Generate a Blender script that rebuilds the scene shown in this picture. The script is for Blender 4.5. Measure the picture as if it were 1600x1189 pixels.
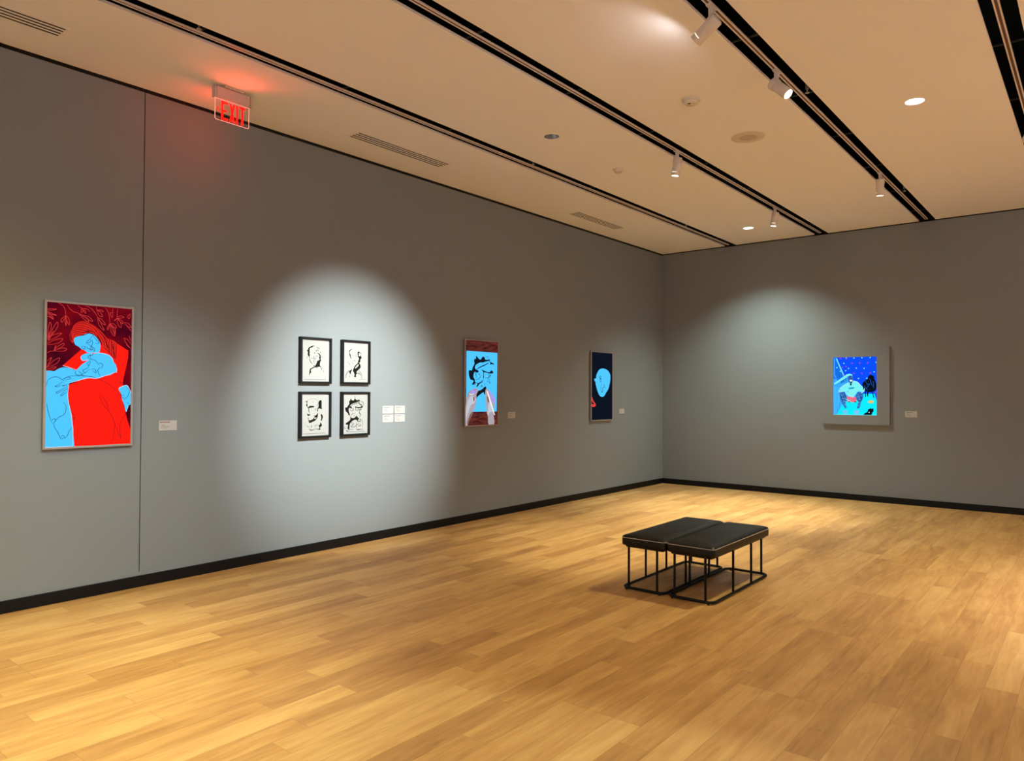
import bpy, bmesh, math, random
from mathutils import Vector, Matrix
from mathutils.geometry import tessellate_polygon

for o in list(bpy.data.objects): bpy.data.objects.remove(o)
SC = bpy.context.scene
COL = SC.collection
PI = math.pi
H = 4.11            # ceiling height

# ---------------------------------------------------------------- camera
CAM = (6.1604, -11.8756, 1.6); YAW = -0.6822; PIT = 0.0173; ROL = 0.0041; FPX = 1139.57
cd = bpy.data.cameras.new('camera'); cam = bpy.data.objects.new('camera', cd); COL.objects.link(cam)
fw = Vector((math.sin(YAW)*math.cos(PIT), math.cos(YAW)*math.cos(PIT), math.sin(PIT)))
rt = fw.cross(Vector((0, 0, 1))).normalized(); up = rt.cross(fw)
r2 = math.cos(ROL)*rt + math.sin(ROL)*up; u2 = -math.sin(ROL)*rt + math.cos(ROL)*up
cam.matrix_world = Matrix(((r2.x, u2.x, -fw.x, CAM[0]), (r2.y, u2.y, -fw.y, CAM[1]), (r2.z, u2.z, -fw.z, CAM[2]), (0, 0, 0, 1)))
cd.sensor_fit = 'HORIZONTAL'; cd.sensor_width = 36; cd.lens = FPX*36/1600
cd.clip_start = .05; cd.clip_end = 100
SC.camera = cam

# ---------------------------------------------------------------- world, exposure
w = bpy.data.worlds.new('world'); SC.world = w; w.use_nodes = True
w.node_tree.nodes['Background'].inputs[0].default_value = (0, 0, 0, 1)
w.node_tree.nodes['Background'].inputs[1].default_value = 0
SC.view_settings.view_transform = 'Standard'; SC.view_settings.look = 'None'
SC.view_settings.gamma = 1; SC.view_settings.exposure = 0.1; SC.view_settings.use_curve_mapping = False
SC.cycles.max_bounces = 10; SC.cycles.diffuse_bounces = 7; SC.cycles.transparent_max_bounces = 12
SC.cycles.sample_clamp_indirect = 4.0
SC.cycles.caustics_reflective = False; SC.cycles.caustics_refractive = False

# lamp output in watts for red, green and blue; each lamp is made by its own fixture's builder
#LEV0
LEV = dict(d_right=(340, 334, 190), d_back=(350, 412, 378), d_left=(392, 357, 100), d_rear=(400, 480, 450), fill_far=(1090, 1070, 1230), fill_near=(60, 56, 90),
           s_prints=(2180, 2330, 2270), s_tilt=(430, 425, 420), s_far=(55, 69, 85), s_mid=(430, 410, 300), s_midfar=(747, 744, 644),
           fill_floor=(346, 355, 301), fill_low=(450, 540, 590), s_wash=(4.6, 4.3, 4.3), fill_front=(1050, 1150, 1560), fill_right=(1220, 1280, 1700), led=(5, .25, .15))
#LEV1
def level(k):
    c = LEV[k]; m = max(c)
    return (m, tuple(v/m for v in c)) if m > 0 else (0, (1, 1, 1))
# downlight fixtures: x, y, level (None = off), cone degrees, edge softness, label
DOWNLIGHTS = [
    (4.92, -4.90, 'd_right', 124, .6, 'lit round recessed downlight nearest the right side of the ceiling'),
    (2.00, -1.10, 'd_back', 118, .9, 'lit round recessed downlight in the ceiling close to the back wall'),
    (1.987, -6.139, None, 0, 0, 'unlit round recessed downlight with grey reflector in the ceiling'),
    (2.00, -11.20, 'd_left', 128, 1, 'recessed downlight in the ceiling behind the viewer, beside the left wall'),
    (4.92, -12.20, 'd_rear', 86, .12, 'recessed downlight in the ceiling above and behind the viewer'),
    (7.84, -4.90, 'fill_far', 84, .8, 'unseen downlight added to light the far right end of the room'),  # out of view, added so floor bounce lifts the ceiling
    (7.84, -9.90, 'fill_near', 100, .8, 'unseen downlight added for fill light to the right of the viewer'),  # this and the two below: unseen, added to raise the room light
    (4.92, -15.2, 'fill_near', 100, .8, 'unseen downlight added for fill light at the rear of the room, middle'),
    (7.84, -14.5, 'fill_near', 100, .8, 'unseen downlight added for fill light at the rear right corner'),
]
# track heads: x, y, aim point, level, cone degrees, edge softness, label
HEADS = [
    (4.201, -7.43, (0, -6.97, 1.42), 's_prints', 38, 1.0, 'white spotlight on the ceiling track, nearest one, angled left at the wall'),
    (4.201, -6.22, (8.2, -6.8, 0), 's_tilt', 44, .7, 'white spotlight on the ceiling track with its bright lens tilted right'),
    (4.201, -2.85, (4.05, -2.45, 0), 's_far', 45, .9, 'white spotlight hanging straight down, furthest along the nearer track'),
    (2.741, -4.965, (2.1, -5.0, 0), 's_mid', 60, .9, 'white spotlight with glowing lens on the middle track, nearer of its two'),
    (2.741, -2.07, (2.1, -2.2, 0), 's_midfar', 60, .9, 'small white spotlight with glowing lens on the middle track near the back wall'),
    (2.741, -10.1, (1.9, -10.4, 0), 'fill_floor', 60, 1, 'unseen spotlight added above the viewer to light the floor beside the left wall'),  # out of view, added to brighten the floor at lower left
    (4.201, -9.7, (0.0, -9.3, .45), 'fill_low', 46, 1, 'unseen spotlight added above the viewer to brighten the lower left wall'),  # out of view, added to lift the lower part of the left wall
    (2.741, -13.2, (2.9, -17, 1.9), 'fill_front', 75, 1, 'unseen spotlight added behind the viewer to bounce light off the rear wall, left one'),  # this and the next: unseen, added for neutral bounce from the rear wall
    (5.640, -13.2, (6.4, -17, 1.9), 'fill_front', 75, 1, 'unseen spotlight added behind the viewer to bounce light off the rear wall, right one'),
    (5.640, -10.6, (10.9, -10.9, 1.9), 'fill_right', 75, 1, 'unseen spotlight added to bounce light off the right wall beside the viewer'),  # this and the next: unseen, added for neutral bounce from the right wall
    (5.640, -3.6, (10.9, -3.9, 1.9), 'fill_right', 75, 1, 'unseen spotlight added to bounce light off the far end of the right wall'),
]

# ---------------------------------------------------------------- helpers
def lin(c):
    return tuple(((v/255)/12.92 if v/255 <= .04045 else ((v/255+.055)/1.055)**2.4) for v in c)
def mat(name, col, rough=.6, metal=0, spec=.5, bump=0, bscale=200, emit=None, es=1, alpha=None):
    m = bpy.data.materials.new(name); m.use_nodes = True; nt = m.node_tree; b = nt.nodes['Principled BSDF']
    b.inputs['Base Color'].default_value = (*col, 1); b.inputs['Roughness'].default_value = rough
    b.inputs['Metallic'].default_value = metal; b.inputs['Specular IOR Level'].default_value = spec
    if emit: b.inputs['Emission Color'].default_value = (*emit, 1); b.inputs['Emission Strength'].default_value = es
    if bump:
        n = nt.nodes.new('ShaderNodeTexNoise'); n.inputs['Scale'].default_value = bscale; n.inputs['Detail'].default_value = 4
        tc = nt.nodes.new('ShaderNodeTexCoord'); nt.links.new(tc.outputs['Object'], n.inputs['Vector'])
        bp = nt.nodes.new('ShaderNodeBump'); bp.inputs['Strength'].default_value = bump; bp.inputs['Distance'].default_value = .002
        nt.links.new(n.outputs['Fac'], bp.inputs['Height']); nt.links.new(bp.outputs['Normal'], b.inputs['Normal'])
    return m
def tag(o, label=None, cat=None, group=None, kind=None):
    if label: o['label'] = label
    if cat: o['category'] = cat
    if group: o['group'] = group
    if kind: o['kind'] = kind
    return o
def empty(name, loc, label=None, cat=None, group=None):
    o = bpy.data.objects.new(name, None); o.location = loc; o.empty_display_size = .1; COL.objects.link(o)
    return tag(o, label, cat, group)
class MB:
    def __init__(s): s.v = []; s.f = []; s.m = []; s.mats = []; s.M = Matrix()
    def mi(s, m):
        if m not in s.mats: s.mats.append(m)
        return s.mats.index(m)
    def add(s, vs, fs, m):
        k = len(s.v); s.v += [tuple(s.M @ Vector(v)) for v in vs]; i = s.mi(m)
        for f in fs: s.f.append([k+q for q in f]); s.m.append(i)
    def box(s, a, b, m):
        x0, y0, z0 = a; x1, y1, z1 = b
        s.add([(x0,y0,z0),(x1,y0,z0),(x1,y1,z0),(x0,y1,z0),(x0,y0,z1),(x1,y0,z1),(x1,y1,z1),(x0,y1,z1)],
              [(0,3,2,1),(4,5,6,7),(0,1,5,4),(1,2,6,5),(2,3,7,6),(3,0,4,7)], m)
    def lathe(s, prof, m, n=32, axis=None, cap0=False, cap1=False):
        """prof: (radius, height) list, turned about local z"""
        vs = []; fs = []
        for r, z in prof:
            for k in range(n):
                a = 2*PI*k/n; vs.append((r*math.cos(a), r*math.sin(a), z))
        for i in range(len(prof)-1):
            for k in range(n):
                fs.append((i*n+k, i*n+(k+1) % n, (i+1)*n+(k+1) % n, (i+1)*n+k))
        if cap0: fs.append(tuple(range(n-1, -1, -1)))
        if cap1: fs.append(tuple((len(prof)-1)*n+k for k in range(n)))
        s.add(vs, fs, m)
    def tube(s, pts, r, m, n=10, closed=False):
        pts = [Vector(p) for p in pts]; N = len(pts); vs = []; fs = []
        prev = None
        for i, p in enumerate(pts):
            if closed: t = (pts[(i+1) % N]-pts[i-1]).normalized()
            else: t = (pts[min(i+1, N-1)]-pts[max(i-1, 0)]).normalized()
            ref = Vector((0, 0, 1)) if abs(t.z) < .9 else Vector((1, 0, 0))
            a = t.cross(ref).normalized(); b = a.cross(t)
            for k in range(n):
                q = 2*PI*k/n; vs.append(tuple(p+r*(math.cos(q)*a+math.sin(q)*b)))
        for i in range(N if closed else N-1):
            j = (i+1) % N
            for k in range(n): fs.append((i*n+k, i*n+(k+1) % n, j*n+(k+1) % n, j*n+k))
        if not closed: fs.append(tuple(range(n-1, -1, -1))); fs.append(tuple((N-1)*n+k for k in range(n)))
        s.add(vs, fs, m)
    def build(s, name, parent=None, smooth=False, bevel=0, seg=3, loc=None):
        me = bpy.data.meshes.new(name); me.from_pydata(s.v, [], s.f); me.update()
        for m in s.mats: me.materials.append(m)
        me.polygons.foreach_set('material_index', s.m)
        bm = bmesh.new(); bm.from_mesh(me)
        if not getattr(s, 'keep', False): bmesh.ops.recalc_face_normals(bm, faces=bm.faces)
        bm.to_mesh(me); bm.free()
        o = bpy.data.objects.new(name, me); COL.objects.link(o)
        if smooth:
            me.polygons.foreach_set('use_smooth', [True]*len(me.polygons))
            e = o.modifiers.new('edges', 'EDGE_SPLIT'); e.split_angle = math.radians(38)
        if bevel:
            b = o.modifiers.new('bevel', 'BEVEL'); b.width = bevel; b.segments = seg; b.limit_method = 'ANGLE'
        if parent: o.parent = parent
        if loc: o.location = loc
        return o
def struct(o): o['kind'] = 'structure'; return o

def lamp_spot(name, loc, d, watts, deg, blend, col, parent, radius=.03):
    l = bpy.data.lights.new(name, 'SPOT'); l.energy = watts; l.color = col; l.spot_size = math.radians(deg); l.spot_blend = blend
    l.shadow_soft_size = radius
    o = bpy.data.objects.new(name, l); COL.objects.link(o); o.parent = parent; o.location = loc
    o.rotation_euler = Vector(d).to_track_quat('-Z', 'Y').to_euler(); return o

# ---------------------------------------------------------------- materials
M_WALL = mat('grey_wall_paint', (.218, .243, .252), .75, spec=.25, bump=.08, bscale=260)
M_PALE = mat('pale_wall_paint', (.68, .67, .64), .75, spec=.25, bump=.08, bscale=260)
M_CEIL = mat('ceiling_plaster', (.92, .93, .96), .8, spec=.2, bump=.05, bscale=220)
M_TRIM_AND_GAP = mat('black_trim_and_gap', (.004, .004, .0045), .5, spec=.22)
M_PLENUM = mat('dark_plenum', (.010, .016, .022), .9, spec=.1)
M_BAR = mat('dull_steel_bar', (.014, .017, .020), .6)
M_TRACK = mat('track_enamel', (.80, .74, .70), .4)
M_CHAN = mat('track_channel', (.12, .055, .035), .5)
M_HEAD = mat('fixture_enamel', (.72, .68, .62), .45)
M_LEATHER = mat('black_leather', (.005, .005, .006), .42, spec=.32, bump=.25, bscale=340)
M_UNDER = mat('black_board', (.006, .006, .006), .7)
M_STEEL = mat('black_steel', (.004, .004, .004), .45, spec=.2)
M_THREAD = mat('pale_thread', (.72, .68, .62), .7)
M_BEZEL = mat('brushed_bezel', (.34, .30, .28), .42, metal=.15)
M_BACKBOX = mat('dark_housing', (.03, .03, .03), .6)
M_FRAME = mat('black_frame_wood', (.005, .006, .006), .45, spec=.25, bump=.1, bscale=150)
M_CARD = mat('label_card', (.47, .46, .44), .7)
M_CARDTXT = mat('label_print', (.10, .08, .07), .7)
M_CARDRED = mat('label_title_print', (.20, .07, .06), .7)
M_PLASTIC = mat('white_plastic', (.66, .63, .55), .45)
M_GRILLE = mat('speaker_grille', (.70, .66, .57), .8, bump=.6, bscale=600)
M_GRILLE2 = mat('speaker_cone_cover', (.55, .49, .42), .85, bump=.6, bscale=600)
M_DOT = mat('dark_detail', (.06, .03, .03), .6)
M_REFL = mat('reflector_metal', (.62, .62, .63), .22, metal=.9)
M_SPRINK = mat('sprinkler_metal', (.42, .44, .42), .35, metal=.5)
M_VENTGAP = mat('vent_gap', (.022, .012, .008), .8)
M_MAT = mat('white_mount', (.335, .34, .325), .7)
M_PAPER = mat('cream_paper', (.31, .315, .29), .7)
M_INK = mat('black_ink', (.004, .004, .004), .7, spec=.12)
M_GREYINK = mat('pale_grey_wash', (.23, .24, .225), .6)
M_EXITBODY = mat('exit_housing', (.52, .45, .42), .4)
M_EXITRED = mat('exit_letters', (.5, .01, .01), .4, emit=(1, .004, .002), es=1.5)
M_EXITEDGE = mat('exit_edge', (.8, .3, .25), .3, emit=(1, .34, .28), es=1.1)

def emission(name, rgb, s=1.0):
    m = bpy.data.materials.new(name); m.use_nodes = True; nt = m.node_tree
    b = nt.nodes['Principled BSDF']; b.inputs['Base Color'].default_value = (.0, .0, .0, 1)
    b.inputs['Roughness'].default_value = .5; b.inputs['Specular IOR Level'].default_value = .03
    b.inputs['Emission Color'].default_value = (*lin(rgb), 1); b.inputs['Emission Strength'].default_value = s
    return m
SCR = {k: emission('screen_'+k, c, s) for k, (c, s) in dict(
    red=((255, 26, 14), 1.1), blue=((78, 196, 255), 1.0), hair=((214, 36, 30), 1), salmon=((222, 60, 56), 1), dark=((60, 4, 10), 1), line=((16, 22, 34), 1),
    skin=((168, 158, 168), 1), skinlit=((190, 192, 205), 1), lilac=((168, 150, 226), 1), browner=((122, 84, 70), 1), white=((235, 245, 240), 1),
    red2=((225, 60, 62), 1), royal=((8, 76, 245), 1), midblue=((20, 120, 240), 1), cyan=((10, 232, 248), 1), sky=((60, 160, 250), 1), skyline=((52, 168, 246), 1),
    paleaqua=((120, 236, 240), 1), skinblue=((58, 112, 190), 1), coral=((240, 120, 118), 1), night=((6, 12, 30), 1), orange=((242, 186, 90), 1), whiteish=((220, 235, 240), 1),
    lav=((120, 190, 240), 1), teal=((30, 160, 200), 1), midline=((18, 86, 176), 1), paleline=((90, 196, 250), 1), magenta=((180, 60, 200), 1), yellow=((160, 236, 170), 1),
    navy=((8, 16, 30), 1), rim=((196, 226, 255), 1.0)).items()}
def noise_screen(name, c0, c1, scale, stretch=(1, 1, 1), s=1.0):
    m = emission(name, c0, s); nt = m.node_tree; b = nt.nodes['Principled BSDF']
    tc = nt.nodes.new('ShaderNodeTexCoord'); mp = nt.nodes.new('ShaderNodeMapping'); mp.inputs['Scale'].default_value = stretch
    n = nt.nodes.new('ShaderNodeTexNoise'); n.inputs['Scale'].default_value = scale; n.inputs['Detail'].default_value = 5
    r = nt.nodes.new('ShaderNodeValToRGB'); r.color_ramp.elements[0].position = .35; r.color_ramp.elements[1].position = .68
    r.color_ramp.elements[0].color = (*lin(c0), 1); r.color_ramp.elements[1].color = (*lin(c1), 1)
    L = nt.links.new; L(tc.outputs['Object'], mp.inputs[0]); L(mp.outputs[0], n.inputs['Vector']); L(n.outputs['Fac'], r.inputs[0]); L(r.outputs[0], b.inputs['Emission Color'])
    return m
SCR['crimson'] = noise_screen('screen_crimson', (58, 0, 22), (122, 2, 16), 4.5)
SCR['woodtable'] = noise_screen('screen_table', (52, 18, 24), (112, 50, 38), 9, (1, 1, 4))
PRT = dict(ink=M_INK, grey=M_GREYINK, paper=M_PAPER)

def wood_floor():
    m = bpy.data.materials.new('oak_plank_floor'); m.use_nodes = True; nt = m.node_tree; N = nt.nodes.new; L = nt.links.new
    b = nt.nodes['Principled BSDF']
    def mth(op, a, c=None, d=None):
        n = N('ShaderNodeMath'); n.operation = op
        for i, v in enumerate((a, c, d)):
            if v is None: continue
            if isinstance(v, (int, float)): n.inputs[i].default_value = v
            else: L(v, n.inputs[i])
        return n.outputs[0]
    tc = N('ShaderNodeTexCoord'); sp = N('ShaderNodeSeparateXYZ'); L(tc.outputs['Object'], sp.inputs[0])
    X, Y = sp.outputs[0], sp.outputs[1]
    PW, PL = .1524, 1.2192
    u = mth('DIVIDE', X, PW); row = mth('FLOOR', u); fu = mth('FRACT', u)
    wn = N('ShaderNodeTexWhiteNoise'); wn.noise_dimensions = '1D'; L(row, wn.inputs['W'])
    off = mth('DIVIDE', mth('FLOOR', mth('MULTIPLY', wn.outputs['Value'], 6)), 6)
    v = mth('ADD', mth('DIVIDE', Y, PL), off); col = mth('FLOOR', v); fv = mth('FRACT', v)
    cid = N('ShaderNodeCombineXYZ'); L(row, cid.inputs[0]); L(col, cid.inputs[1])
    w2 = N('ShaderNodeTexWhiteNoise'); w2.noise_dimensions = '3D'; L(cid.outputs[0], w2.inputs['Vector'])
    # grain, each plank cut from a different place
    sh = N('ShaderNodeVectorMath'); sh.operation = 'MULTIPLY_ADD'; L(w2.outputs['Color'], sh.inputs[0]); sh.inputs[1].default_value = (37, 53, 11); L(tc.outputs['Object'], sh.inputs[2])
    def noise(scale, st, det=4, dist=0, rough=.55):
        mp = N('ShaderNodeMapping'); mp.inputs['Scale'].default_value = st; L(sh.outputs[0], mp.inputs[0])
        n = N('ShaderNodeTexNoise'); n.inputs['Scale'].default_value = scale; n.inputs['Detail'].default_value = det; n.inputs['Distortion'].default_value = dist
        n.inputs['Roughness'].default_value = rough; L(mp.outputs[0], n.inputs['Vector']); return n.outputs['Fac']
    broad = noise(1, (9, 1.5, 1), 3, .6)
    cath = noise(1, (30, 2.6, 1), 4, 1.2)
    fine = noise(1, (260, 9, 1), 3, 0, .7)
    knot = noise(1, (11, 6, 1), 2, .3)
    t = mth('ADD', mth('MULTIPLY', w2.outputs['Value'], .27), mth('ADD', mth('MULTIPLY', broad, .62), .065))
    t = mth('ADD', t, mth('MULTIPLY', mth('SUBTRACT', cath, .5), .42))
    t = mth('ADD', t, mth('MULTIPLY', mth('SUBTRACT', fine, .5), .10))
    k = mth('MULTIPLY', mth('GREATER_THAN', knot, .76), .10); t = mth('SUBTRACT', t, k)
    r = N('ShaderNodeValToRGB'); e = r.color_ramp.elements
    e[0].position = .18; e[0].color = (*lin((152, 106, 58)), 1); e[1].position = .86; e[1].color = (*lin((224, 182, 116)), 1)
    x = e.new(.50); x.color = (*lin((194, 146, 86)), 1)
    L(t, r.inputs[0])
    # joints
    du = mth('MINIMUM', fu, mth('SUBTRACT', 1, fu)); dv = mth('MINIMUM', fv, mth('SUBTRACT', 1, fv))
    gap = mth('MINIMUM', mth('MULTIPLY', du, PW), mth('MULTIPLY', dv, PL))
    g = N('ShaderNodeMapRange'); L(gap, g.inputs[0]); g.inputs[1].default_value = .0004; g.inputs[2].default_value = .0018; g.inputs[3].default_value = .62; g.inputs[4].default_value = 1
    mx = N('ShaderNodeMix'); mx.data_type = 'RGBA'; mx.blend_type = 'MULTIPLY'; mx.inputs[0].default_value = 1
    L(r.outputs[0], mx.inputs[6]); cb = N('ShaderNodeCombineColor'); L(g.outputs[0], cb.inputs[0]); L(g.outputs[0], cb.inputs[1]); L(g.outputs[0], cb.inputs[2]); L(cb.outputs[0], mx.inputs[7])
    L(mx.outputs[2], b.inputs['Base Color'])
    b.inputs['Specular IOR Level'].default_value = .32
    rr = N('ShaderNodeMapRange'); L(fine, rr.inputs[0]); rr.inputs[3].default_value = .40; rr.inputs[4].default_value = .56; L(rr.outputs[0], b.inputs['Roughness'])
    bp = N('ShaderNodeBump'); bp.inputs['Strength'].default_value = .12; bp.inputs['Distance'].default_value = .001; L(fine, bp.inputs['Height']); L(bp.outputs[0], b.inputs['Normal'])
    return m
M_FLOOR = wood_floor()

def acrylic():
    m = bpy.data.materials.new('clear_acrylic'); m.use_nodes = True; nt = m.node_tree; nt.nodes.remove(nt.nodes['Principled BSDF'])
    out = nt.nodes['Material Output']; t = nt.nodes.new('ShaderNodeBsdfTransparent'); t.inputs[0].default_value = (.96, .93, .93, 1)
    g = nt.nodes.new('ShaderNodeBsdfGlossy'); g.inputs['Roughness'].default_value = .05; g.inputs[0].default_value = (.9, .9, .9, 1)
    x = nt.nodes.new('ShaderNodeMixShader'); x.inputs[0].default_value = .05
    nt.links.new(t.outputs[0], x.inputs[1]); nt.links.new(g.outputs[0], x.inputs[2]); nt.links.new(x.outputs[0], out.inputs[0]); return m
M_ACRYL = acrylic()
def glow(name, col, s):
    m = bpy.data.materials.new(name); m.use_nodes = True; b = m.node_tree.nodes['Principled BSDF']
    b.inputs['Base Color'].default_value = (.8, .8, .8, 1); b.inputs['Emission Color'].default_value = (*col, 1); b.inputs['Emission Strength'].default_value = s; return m
M_LENS = glow('lamp_lens_lit', (1, .98, .92), 6)
M_SLIT = glow('lamp_slit', (1, .93, .8), 1.3)

# ---------------------------------------------------------------- room shell
RX, RY = 10.9, -17.0
BB = .092
b = MB(); b.box((0, RY, -.1), (RX, 0, 0), M_FLOOR); struct(b.build('floor'))
SEAM = -9.135
b = MB()                                                     # wall of two big panels with a fine open joint
b.box((-.15, RY, 0), (-.02, 0, H), M_WALL)
b.box((-.02, RY, 0), (0, SEAM-.004, H), M_WALL); b.box((-.02, SEAM+.004, 0), (0, 0, H), M_WALL)
b.box((-.0195, SEAM-.004, 0), (-.0002, SEAM+.004, BB+.03), M_WALL)
struct(b.build('wall_left'))
b = MB(); b.box((-.15, 0, 0), (RX+.15, .15, H), M_WALL); struct(b.build('wall_back'))
b = MB(); b.box((RX, RY, 0), (RX+.15, 0, H), M_PALE); struct(b.build('wall_right'))
b = MB(); b.box((-.15, RY-.15, 0), (RX+.15, RY, H), M_PALE); struct(b.build('wall_front'))
for nm, a, c in (('baseboard_left', (0, RY, 0), (.013, 0, BB)), ('baseboard_back', (.013, -.013, 0), (RX, 0, BB)),
                 ('baseboard_right', (RX-.013, RY, 0), (RX, -.013, BB)), ('baseboard_front', (.013, RY, 0), (RX-.013, RY+.013, BB))):
    b = MB(); b.box(a, c, M_TRIM_AND_GAP); struct(b.build(nm, bevel=.003, seg=2))
b = MB(); b.box((0, RY, H-.028), (.004, 0, H), M_TRIM_AND_GAP); struct(b.build('dark_gap_1'))  # black strip stands in for the dark open reveal below the ceiling
b = MB(); b.box((.004, -.004, H-.016), (RX, 0, H), M_TRIM_AND_GAP); struct(b.build('dark_gap_2'))  # same dark of the reveal gap, laid on the back wall as a strip

SLOTS = [(1.166, 1.368), (2.637, 2.845), (4.095, 4.3065), (5.548, 5.7487), (7.0, 7.205), (8.45, 8.655)]
CT = .020
HOLES = [(d[0], d[1], .074) for d in DOWNLIGHTS]
def ceiling():
    b = MB(); b.keep = False
    xs = [0]; [xs.extend(s) for s in SLOTS]; xs.append(RX)
    for i in range(0, len(xs), 2):
        x0, x1 = xs[i], xs[i+1]
        hs = sorted([h for h in HOLES if x0 < h[0] < x1], key=lambda h: h[1]); y = RY
        for hx, hy, r in hs:
            q = .15
            b.box((x0, y, H), (x1, hy-q, H+CT), M_CEIL)
            b.box((x0, hy-q, H), (hx-q, hy+q, H+CT), M_CEIL); b.box((hx+q, hy-q, H), (x1, hy+q, H+CT), M_CEIL)
            n = 32; vs = []
            for z in (H, H+CT):
                for k in range(n):
                    a = 2*PI*k/n; c, s = math.cos(a), math.sin(a); vs.append((hx+r*c, hy+r*s, z))
                for k in range(n):
                    a = 2*PI*k/n; c, s = math.cos(a), math.sin(a); t = q/max(abs(c), abs(s)); vs.append((hx+t*c, hy+t*s, z))
            fs = []
            for k in range(n):
                j = (k+1) % n
                fs += [(k, n+k, n+j, j), (2*n+k, 2*n+j, 3*n+j, 3*n+k), (k, j, 2*n+j, 2*n+k)]
            b.add(vs, fs, M_CEIL); y = hy+q
        b.box((x0, y, H), (x1, 0, H+CT), M_CEIL)
    return b.build('ceiling')
struct(ceiling())
b = MB()                                                     # dark void above the open slots
b.box((-.15, RY-.15, H+.62), (RX+.15, .15, H+.66), M_PLENUM)
b.box((-.15, RY-.15, H), (0, .15, H+.62), M_PLENUM); b.box((RX, RY-.15, H), (RX+.15, .15, H+.62), M_PLENUM)
b.box((0, 0, H), (RX, .15, H+.62), M_PLENUM); b.box((0, RY-.15, H), (RX, RY, H+.62), M_PLENUM)
struct(b.build('trim_3'))

# ---------------------------------------------------------------- lighting tracks in the slots
TRACKX = [1.252, 2.741, 4.201, 5.640]
TL = ['recessed lighting track in the narrow ceiling slot closest to the left wall', 'recessed lighting track in the ceiling slot second from the left wall',
      'recessed lighting track in the wide black ceiling slot carrying three spotlights', 'recessed lighting track in the ceiling slot at the top right edge']
for i, tx in enumerate(TRACKX):
    root = empty('lighting_track', (tx, -8.5, H), TL[i], 'lighting track', 'white tracks in the ceiling slots')
    W = .019; y0, y1 = RY+.3+8.5, -.08+8.5
    b = MB()
    b.box((-W, y0, .002), (-W+.010, y1, .012), M_TRACK); b.box((W-.010, y0, .002), (W, y1, .012), M_TRACK)
    b.box((-W, y0, .012), (W, y1, .014), M_TRACK)
    b.build('rail', root)
    b = MB(); b.box((-W+.010, y0, .006), (W-.010, y1, .0119), M_CHAN); b.build('conductor_channel', root)
    b = MB(); b.box((-W, y1, .002), (W, y1+.012, .014), M_TRACK); b.build('end_cap', root)
    s0, s1 = SLOTS[i]
    for k in range(13):
        yy = -.6-1.245*k+8.5
        b = MB(); b.box((s0-tx-.04, yy-.008, .0245), (s1-tx+.04, yy+.008, .036), M_BAR); b.build('hanger_bar', root)

def track_head(x, y, aim, lev, deg, blend, label):
    watts, col = level(lev)
    root = empty('track_spotlight', (x, y, H), label, 'spotlight', 'white spotlights on the ceiling tracks')
    piv = Vector((0, 0, -.115)); d = (Vector(aim)-(Vector((x, y, H))+piv)).normalized()
    b = MB(); b.box((-.017, -.05, -.010), (.017, .05, .004), M_HEAD); b.build('track_adapter', root, bevel=.002, seg=2)
    b = MB(); b.box((-.015, -.017, -.125), (.015, .017, -.010), M_HEAD); st = b.build('stem', root, bevel=.004, seg=2)
    q = d.to_track_quat('Z', 'Y').to_matrix().to_4x4(); T = Matrix.Translation(piv+d*.0) @ q
    b = MB(); b.M = T; b.lathe([(.0, -.050), (.040, -.050), (.046, -.045), (.0475, -.038), (.0475, 0), (.046, .003), (.0425, .004)], M_HEAD, 36); b.build('rear_cap', root, smooth=True)
    b = MB(); b.M = T; b.lathe([(.0425, .004), (.0425, .132), (.041, .136), (.0375, .136), (.0375, .118)], M_HEAD, 36); body = b.build('lamp_body', root, smooth=True)
    b = MB(); b.M = T
    vs = []; fs = []
    for k in range(9):
        a = 2*PI*(k-4)/36
        for z in (.100, .104): vs.append((.0428*math.cos(a), .0428*math.sin(a), z))
    for k in range(8): fs.append((2*k, 2*k+2, 2*k+3, 2*k+1))
    # slit faces away from the aim's upper side
    b.add(vs, fs, M_SLIT); sl = b.build('glow_slit', body)
    b = MB(); b.M = T; b.lathe([(.0, .128), (.036, .128)], M_LENS, 32); b.build('lens', root)
    lamp_spot('spot_lamp', piv+d*.139, d, watts, deg, blend, col, root, .03)
    if lev == 's_prints':                                     # stray light around this lens grazes the ceiling beside it
        sw, sc = level('s_wash'); lamp_spot('spill_lamp', piv+d*.142, d, sw, 178, .35, sc, root, .03)
for h in HEADS: track_head(*h)

for x, y, lb in [(1.300, -9.354, 'tiny metal sprinkler head in the leftmost ceiling slot near the exit sign'), (1.300, -5.54, 'tiny metal sprinkler head halfway along the leftmost ceiling slot'),
                 (1.305, -1.77, 'tiny metal sprinkler head near the back wall in the leftmost ceiling slot'), (4.252, -5.63, 'small metal sprinkler head beside the tilted bright spotlight in the black slot'),
                 (4.256, -1.84, 'small metal sprinkler head in the black slot beyond the farthest spotlight')]:
    root = empty('sprinkler_head', (x, y, H+.04), lb, 'sprinkler', 'sprinkler heads in the ceiling slots')
    b = MB(); b.lathe([(.014, .05), (.014, .0), (.007, -.006), (.006, -.03), (0, -.03)], M_SPRINK, 14); b.lathe([(.009, .05), (.009, .4)], M_SPRINK, 10); b.build('pipe_drop', root, smooth=True)
    b = MB(); b.lathe([(0, -.034), (.017, -.034), (.018, -.030), (0, -.030)], M_SPRINK, 16); b.build('deflector', root)

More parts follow.
